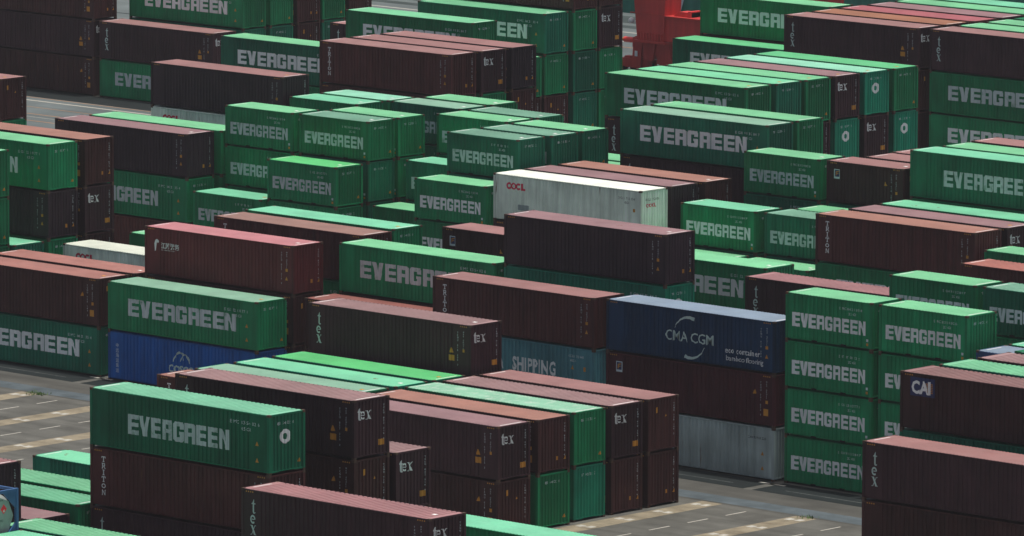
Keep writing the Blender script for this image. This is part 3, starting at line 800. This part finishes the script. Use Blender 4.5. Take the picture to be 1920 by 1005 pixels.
for xa, xb in ((.03, .11), (L - .11, L - .03)):
    for (ya, yb, za, zb) in ((.15, .95, Hh - .16, Hh - .95), (WID - .15, WID - .95, Hh - .16, Hh - .95), (.15, .95, .18, .98), (WID - .15, WID - .95, .18, .98)):
        b.prism([(ya, za), (yb, za), (ya, zb)] if (yb - ya) * (zb - za) > 0 else [(ya, za), (ya, zb), (yb, za)], 'x', xa, xb)
link('frame', recalc(b.mesh('frame')), [M_BLUE], tank)
b = MB(); r = 1.12
b.cyl((WID / 2, Hh / 2), 'x', r, .42, L - .42, 40)
b.cyl((WID / 2, Hh / 2), 'x', r, L - .42, L - .24, 40, r2=.86); b.cyl((WID / 2, Hh / 2), 'x', .86, .24, .42, 40, r2=r)
b.cyl((WID / 2, Hh / 2), 'x', 1.02, L - .24, L - .15, 8, r2=1.0)
link('vessel', recalc(b.mesh('vessel')), [M_TANK], tank)
b = MB(); q = L - .146
b.poly([(q, 1.60, 1.42), (q, 1.80, 1.66), (q, 1.60, 1.90), (q, 1.40, 1.66)]); link('hazard_diamond', b.mesh('hazard_diamond'), [flat('red_placard', lin(176, 40, 46, KS))], tank)
b = MB(); b.poly([(q + .004, 1.55, 1.52), (q + .004, 1.66, 1.52), (q + .004, 1.64, 1.66), (q + .004, 1.58, 1.60)]); link('flame_mark', b.mesh('flame_mark'), [M_STRIPE], tank)
b = MB()
for z_, s_, t_ in ((2.05, .12, 'TANK'), (1.05, .16, '1993')):
    for ps in text(1.25, z_, s_, t_): b.poly([(q, u, v) for u, v in ps])
link('lettering', b.mesh('lettering'), [M_DARK], tank)

# ------------------------------------------------------------------ ground
def asphalt(name, rgb, scale=0.35, amt=0.28, rough=0.92, stain=0.0, tracks=False):
    m, nt, p = base_mat(name); Lk = nt.links.new
    tc = N(nt, 'ShaderNodeTexCoord')
    def noise(s, d, sc3=(1, 1, 1)):
        mp = N(nt, 'ShaderNodeMapping'); mp.inputs['Scale'].default_value = sc3; Lk(tc.outputs['Object'], mp.inputs['Vector'])
        n = N(nt, 'ShaderNodeTexNoise'); n.inputs['Scale'].default_value = s; n.inputs['Detail'].default_value = d; n.inputs['Roughness'].default_value = .62
        Lk(mp.outputs[0], n.inputs['Vector']); return n.outputs['Fac']
    def mr(s, a, b_, lo, hi):
        q_ = N(nt, 'ShaderNodeMapRange'); q_.inputs[1].default_value = lo; q_.inputs[2].default_value = hi; q_.inputs[3].default_value = a; q_.inputs[4].default_value = b_
        Lk(s, q_.inputs[0]); return q_.outputs[0]
    def mul(a, b_):
        q_ = N(nt, 'ShaderNodeMath', operation='MULTIPLY'); Lk(a, q_.inputs[0]); Lk(b_, q_.inputs[1]); return q_.outputs[0]
    v = mul(mul(mr(noise(scale, 6), 1 - amt, 1 + amt, .3, .7), mr(noise(.5, 3, (.12, 1.6, 1)), 1 - amt * .8, 1 + amt * .6, .3, .7)), mr(noise(14, 3), .90, 1.10, .3, .7))
    if tracks:      # rubber tracks worn along every container slot
        sp_ = N(nt, 'ShaderNodeSeparateXYZ'); Lk(tc.outputs['Object'], sp_.inputs[0])
        ad_ = N(nt, 'ShaderNodeMath', operation='ADD'); Lk(sp_.outputs['Y'], ad_.inputs[0]); ad_.inputs[1].default_value = 300.1
        pp_ = N(nt, 'ShaderNodeMath', operation='PINGPONG'); Lk(ad_.outputs[0], pp_.inputs[0]); pp_.inputs[1].default_value = 1.5
        v = mul(v, mr(pp_.outputs[0], .89, 1.0, .10, .45))
    s = N(nt, 'ShaderNodeVectorMath', operation='SCALE'); s.inputs[0].default_value = rgb; Lk(v, s.inputs['Scale'])
    out = s.outputs[0]
    if stain:
        mx = N(nt, 'ShaderNodeMix', data_type='RGBA'); Lk(mr(noise(1.1, 7), 0, stain, .52, .70), mx.inputs[0]); Lk(out, mx.inputs[6])
        mx.inputs[7].default_value = (.10, .06, .035, 1); out = mx.outputs[2]
    Lk(out, p.inputs['Base Color']); p.inputs['Roughness'].default_value = rough; p.inputs['Specular IOR Level'].default_value = .2
    return m

KG = 0.84
A_YARD = asphalt('yard_asphalt', lin(98, 98, 93, KG), tracks=True)
A_DARK = asphalt('dark_asphalt', lin(34, 41, 42, KG), .5, .14)
A_LANE = asphalt('lane_asphalt', lin(86, 86, 82, KG), .3, .24)
A_BLUE = asphalt('worn_wheel_track', lin(86, 96, 101, KG), .6, .3)
A_QUAY = asphalt('quay_asphalt', lin(104, 113, 114, KG), .2, .2)
A_BAND = asphalt('quay_edge_asphalt', lin(70, 80, 80, KG), .3, .2)
A_CONC = asphalt('stained_concrete', lin(146, 137, 117, KG), .8, .30, stain=.35)
P_WHITE = asphalt('white_road_paint', lin(190, 188, 178, KG), 2.0, .15, stain=.2)
P_ORANGE = asphalt('orange_road_paint', lin(176, 134, 96, KG), 2.0, .2)
def sheet(name, x0, x1, y0, y1, z, m):
    b = MB(); b.quad((x0, y0, z), (x1, y0, z), (x1, y1, z), (x0, y1, z))
    return mark(link(name, b.mesh(name), [m]), 'structure')
b = MB()
b.quad((-3000, -900, 0), (1500, -900, 0), (1500, 168.6, 0), (-3000, 168.6, 0)); b.quad((-3000, 168.6, 0), (1500, 168.6, 0), (1500, 168.6, -6), (-3000, 168.6, -6))
mark(link('ground', b.mesh('ground'), [A_YARD]), 'structure')
m_w, nt_, p_ = base_mat('harbour_water'); p_.inputs['Base Color'].default_value = (.02, .05, .05, 1); p_.inputs['Roughness'].default_value = .15
nz = N(nt_, 'ShaderNodeTexNoise'); nz.inputs['Scale'].default_value = .8; bp_ = N(nt_, 'ShaderNodeBump'); bp_.inputs['Strength'].default_value = .4
nt_.links.new(nz.outputs['Fac'], bp_.inputs['Height']); nt_.links.new(bp_.outputs[0], p_.inputs['Normal'])
sheet('water', -3000, 1500, 168.6, 4000, -4.0, m_w)
sheet('quay_road', -600, 300, 120, 168.6, .004, A_QUAY)
sheet('road', -600, 300, 79, 97.2, .004, A_QUAY)
sheet('quay_edge_band', -600, 300, 160.2, 161.6, .008, A_BAND)
sheet('quay_edge_band', -600, 300, 163.0, 166.8, .008, A_BAND)
for y_, w_, m_ in ((157.9, .30, P_WHITE), (152.9, .30, P_WHITE), (150.0, .22, P_ORANGE), (93.0, .32, P_WHITE), (94.3, .14, P_ORANGE), (90.2, .12, P_ORANGE), (87.3, .16, P_ORANGE), (84.5, .18, P_ORANGE), (86.1, .10, P_WHITE)):
    sheet('painted_line', -400, 200, y_ - w_ / 2, y_ + w_ / 2, .012, m_)
sheet('rail_groove', -400, 200, 138.95, 139.25, .012, A_DARK)
sheet('dark_apron_strip', -134.2 - 14, -121, 94.6, 97.9, .016, A_DARK)
# lane between the front and second block
sheet('road', -300, 300, -1.98, 2.35, .004, A_LANE)
sheet('worn_wheel_track', -300, 300, -1.75, -.15, .008, A_BLUE)
for k_ in range(-9, 9):
    x_ = -36.0 + 12.93 * k_
    sheet('dark_apron_strip', x_ + .05, x_ + 12.35, 2.35, 5.0, .010, A_DARK)
    sheet('painted_line', x_ + 1.6, x_ + 10.8, 3.30, 3.36, .014, asphalt('faded_road_paint', lin(112, 118, 116, KG), 2.5, .5) if k_ == -9 else bpy.data.materials['faded_road_paint'])
    b = MB()
    for u_ in (0, 12.2): b.box(x_ + u_ - .5, x_ + u_ + .6, 4.35, 4.55, .010, .016)
    mark(link('painted_marking', b.mesh('painted_marking'), [P_WHITE]), 'structure')
# front block: concrete strips under the container ends, with corner marks, and slot dashes between
for k_ in range(-8, 14):
    x_ = -28.95 + 6.54 * k_
    sheet('concrete_strip', x_ - .72, x_ + .72, -64, -2.0, .004, A_CONC)
    b = MB()
    for j in range(20):
        y_ = -3.05 - 3.0 * j
        b.quad((x_ - .52, y_ - .16, .010), (x_ - .12, y_ - .16, .010), (x_ - .12, y_ + .34, .010), (x_ - .52, y_ + .34, .010))
        b.quad((x_ + .12, y_ - .05, .010), (x_ + .52, y_ - .05, .010), (x_ + .52, y_ + .42, .010), (x_ + .12, y_ + .42, .010))
        b.quad((x_ - .12, y_ + .02, .010), (x_ + .12, y_ + .02, .010), (x_ + .12, y_ + .12, .010), (x_ - .12, y_ + .12, .010))
    mark(link('painted_marking', b.mesh('painted_marking'), [P_WHITE]), 'structure')
    b = MB()
    for j in range(20):
        y_ = -4.6 - 3.0 * j
        xx = x_ + 3.1
        b.quad((xx - .06, y_ + .15, .008), (xx + .06, y_ + .15, .008), (xx + .06, y_ + 1.75, .008), (xx - .06, y_ + 1.75, .008))
    mark(link('painted_marking', b.mesh('painted_marking'), [P_WHITE]), 'structure')

# weeds at the strip ends
random.seed(5)
b = MB()
for cx_, cy_, n_ in ((-34.6, -2.1, 90), (-35.4, -1.9, 30), (-28.8, -1.8, 40), (23.6, -2.0, 40)):
    for i in range(n_):
        a_ = random.uniform(0, 6.28); r_ = abs(random.gauss(0, .32)); hh_ = random.uniform(.06, .22); x_, y_ = cx_ + r_ * math.cos(a_), cy_ + r_ * math.sin(a_)
        t_ = random.uniform(0, 6.28); dx, dy = .03 * math.cos(t_), .03 * math.sin(t_); lx, ly = random.uniform(-.15, .15), random.uniform(-.15, .15)
        b.poly([(x_ - dx, y_ - dy, .004), (x_ + dx, y_ + dy, .004), (x_ + lx, y_ + ly, hh_)])
g = link('grass', b.mesh('grass'), [flat('weed_green', (.10, .17, .05), .8)]); mark(g, 'stuff'); g['label'] = 'green weeds at the ends of the concrete strips'; g['category'] = 'weeds'

# ------------------------------------------------------------------ quay crane leg
M_CR = paint('red_crane_paint', lin(128, 34, 32, KS * .9), 0.5, streak=.18, vary=.12, rust=.0)
M_CRL = paint('bright_red_paint', lin(196, 60, 56, KS * .6), 0.45, streak=.1)
M_RUB = flat('black_rubber', (.015, .015, .015), .8)
M_GAL = flat('galvanised_steel', (.62, .64, .64), .5)
cr = bpy.data.objects.new('quay_crane', None); CX, CY = -112.7, 139.1
cr.location = (CX, CY, 0); cr['label'] = 'red harbour crane leg with sill beam on the quay'; cr['category'] = 'crane'
col.objects.link(cr)
for sx in (0, 1):
    ox = 0 if sx == 0 else 16.5
    b = MB()
    n = len(b.v)
    for z_, xa, xb in ((2.55, -2.35, .35), (9.0, -3.05, .75), (34, -3.05, .75)):
        b.v += [(ox + xa, -.95, z_), (ox + xb, -.95, z_), (ox + xb, .95, z_), (ox + xa, .95, z_)]
    for lv in (0, 4):
        for i in range(4):
            j = (i + 1) % 4; b.f.append((n + lv + i, n + lv + j, n + lv + 4 + j, n + lv + 4 + i)); b.m.append(0)
    b.f.append((n + 3, n + 2, n + 1, n)); b.m.append(0); b.f.append((n + 8, n + 9, n + 10, n + 11)); b.m.append(0)
    for i in range(9): b.box(ox - 2.3 + i * .30, ox - 2.16 + i * .30, -1.02, -.95, 2.6, 3.15)
    b.box(ox - 2.6, ox + .6, -1.05, 1.05, 2.38, 2.55)
    b.box(ox - 3.08, ox + .42, -.99, -.95, 4.62, 4.70)
    link('leg', b.mesh('leg'), [M_CR], cr)
    eq = MB()
    for ya, yb in ((-.62, -.46), (.46, .62)):
        eq.prism([(ox - 3.15, 1.15), (ox - 2.25, 1.15), (ox - 2.1, 2.38), (ox - 3.05, 2.38)], 'y', ya, yb)
        eq.prism([(ox - 3.95, .28), (ox - 2.35, .28), (ox - 2.25, 1.15), (ox - 3.15, 1.15)], 'y', ya, yb)
        eq.prism([(ox - 1.95, .95), (ox - 1.0, .95), (ox - .75, 2.38), (ox - 2.1, 2.38)], 'y', ya - .02, yb)
        eq.prism([(ox - .55, .75), (ox + .95, .75), (ox + .6, 2.38), (ox - .6, 2.38)], 'y', ya, yb)
    eq.box(ox - 2.9, ox + .5, -.46, .46, 1.35, 2.38)
    eq.box(ox - 3.1, ox - 2.95, -.66, -.62, 1.9, 2.2); eq.box(ox - 3.25, ox - 3.1, -.3, .3, 1.5, 1.7)
    e_o = link('equalizer_beam', recalc(eq.mesh('equalizer_beam')), [M_CR], cr)
    for xc in (-4.0, -2.2, .2, 2.0):
        bg_ = MB(); x_ = ox + xc
        bg_.box(x_ - .78, x_ + .78, -.36, -.22, .30, .95); bg_.box(x_ - .78, x_ + .78, .22, .36, .30, .95); bg_.box(x_ - .3, x_ + .3, -.22, .22, .6, 1.1)
        bo = link('bogie', bg_.mesh('bogie'), [M_CR], cr)
        for wx in (-.45, .45):
            wm_ = MB(); wm_.cyl((x_ + wx, .34), 'y', .32, -.15, .15, 20); link('wheel', wm_.mesh('wheel'), [M_RUB], bo)
b = MB(); b.box(.35, 16.5 - 2.35, -.80, .80, 2.62, 4.55); b.box(.35, 14.15, -.98, .98, 4.55, 4.62)
link('sill_beam', b.mesh('sill_beam'), [M_CR], cr)
b = MB(); b.prism([(1.0, 4.62), (2.9, 4.62), (2.9, 5.0), (1.6, 5.0)], 'y', -.5, .5); b.box(2.6, 2.9, -.6, .6, 4.62, 5.1)
link('machinery_cover', recalc(b.mesh('machinery_cover')), [M_CRL], cr)
b = MB(); b.box(-3.35, -2.3, -.35, .35, 2.10, 2.62); b.prism([(-3.35, 2.62), (-2.3, 2.62), (-2.3, 2.85), (-2.7, 2.85)], 'y', -.3, .3)
bf = link('buffer_bracket', recalc(b.mesh('buffer_bracket')), [M_CR], cr)
b = MB(); b.cyl((0, 2.35), 'x', .22, -4.5, -3.35, 16); link('buffer', b.mesh('buffer'), [M_CRL], bf)
b = MB(); b.cyl((0, 2.35), 'x', .12, -5.3, -4.5, 12); b.cyl((0, 2.35), 'x', .26, -5.4, -5.3, 12); link('buffer_rod', b.mesh('buffer_rod'), [M_YEL], bf)
import bmesh
def ball(r, loc, s=(1, 1, 1)):
    q_ = bmesh.new(); bmesh.ops.create_icosphere(q_, subdivisions=3, radius=r)
    for v_ in q_.verts: v_.co = (v_.co.x * s[0] + loc[0], v_.co.y * s[1] + loc[1], v_.co.z * s[2] + loc[2])
    me = bpy.data.meshes.new('ball'); q_.to_mesh(me); q_.free()
    for p__ in me.polygons: p__.use_smooth = True
    return me
link('lamp', ball(.24, (-3.0, -.9, 4.0), (1, 1, 1)), [M_GAL], cr)
b = MB(); b.box(-3.0, -2.4, -.93, -.87, 3.97, 4.03); b.box(-2.85, -2.6, -.68, -.62, 1.2, 1.62); link('cabinet', b.mesh('cabinet'), [M_GAL], cr)
b = MB(); b.box(-3.05, 17.2, -.8, .8, 34, 36.5); b.box(-3.05, .75, .95, 22, 20, 22); link('portal_beam', b.mesh('portal_beam'), [M_CR], cr)
for i, px_ in enumerate((-6.1, -5.1)):
    b = MB(); b.cyl((CX + px_ + 1.0, CY - .9), 'z', .16, 0, .92, 12); b.cyl((CX + px_ + 1.0, CY - .9), 'z', .16, .92, .98, 12, r2=.10)
    o = link('bollard', b.mesh('bollard'), [flat('yellow_bollard_paint', lin(190, 140, 40, KR))])
    o['label'] = 'yellow post on the quay ' + ('nearest the brown container ends' if i == 0 else 'right beside the red crane bogie'); o['category'] = 'bollard'; o['group'] = 'yellow posts by the crane'

# ------------------------------------------------------------------ ship alongside
sh = bpy.data.objects.new('moored_ship', None); sh.location = (-140, 171, -4); sh['label'] = 'dark green ship hull with white marks behind the quay'; sh['category'] = 'ship'; col.objects.link(sh)
b = MB()
n = 30
for i in range(n + 1):
    t_ = i / n; x_ = -140 + 290 * t_; fl_ = 1.2 * max(0, abs(t_ - .5) * 2 - .7) ** 2 * 60
    b.v += [(x_, 1.0 + fl_ * 1.3, 0), (x_, .2 + fl_, 3), (x_, fl_, 17), (x_, 40 - fl_, 17), (x_, 40 - fl_, 0)]
for i in range(n):
    for j in range(4):
        a_ = i * 5 + j; b.f.append((a_, a_ + 5, a_ + 6, a_ + 1)); b.m.append(0)
b.f.append((0, 1, 2, 3, 4)); b.m.append(0); b.f.append(tuple(n * 5 + q_ for q_ in (4, 3, 2, 1, 0))); b.m.append(0)
link('hull', recalc(b.mesh('hull')), [paint('ship_green_paint', lin(32, 88, 74, KS), .5, streak=.2)], sh)
def hullmark(name, pts): 
    b = MB()
    for ps in pts: b.poly([(u, -.02 + .0 * v, v) for u, v in ps])
    o = link(name, b.mesh(name), [M_NUM], sh); return o
hullmark('draft_mark', [[(u, v) for u, v in ((-.2, 4.2), (.2, 4.2), (1.5, 8), (1.1, 8))], [(5.5, 8), (6.9, 8), (7.2, 5), (6.8, 4.9), (6.5, 7.4), (5.5, 7.4)], [(9.2, 4.2), (10.6, 5.0), (10.9, 7.6), (9.8, 5.2), (9.2, 4.9)], [(12.2, 5.5), (13.2, 5.2), (13, 8), (12.6, 8)]])
hullmark('bulb_mark', [[(31.2, 9.2), (34.0, 9.2), (32.6, 5.2)]])

# ------------------------------------------------------------------ sea haze over the terminal
b = MB(); b.box(-900, 420, -420, 520, -7.0, 76.0)
hz = link('haze', b.mesh('haze'), [])
m = bpy.data.materials.new('sea_haze'); m.use_nodes = True
for n_ in list(m.node_tree.nodes):
    if n_.type != 'OUTPUT_MATERIAL': m.node_tree.nodes.remove(n_)
pv = m.node_tree.nodes.new('ShaderNodeVolumePrincipled')
pv.inputs['Density'].default_value = 0.000065
pv.inputs['Color'].default_value = (.90, .95, 1.0, 1)
pv.inputs['Anisotropy'].default_value = 0.0
m.node_tree.links.new(pv.outputs[0], m.node_tree.nodes['Material Output'].inputs['Volume'])
hz.data.materials.append(m)
hz['kind'] = 'stuff'; hz['label'] = 'thin pale sea haze over the whole terminal'; hz['category'] = 'haze'
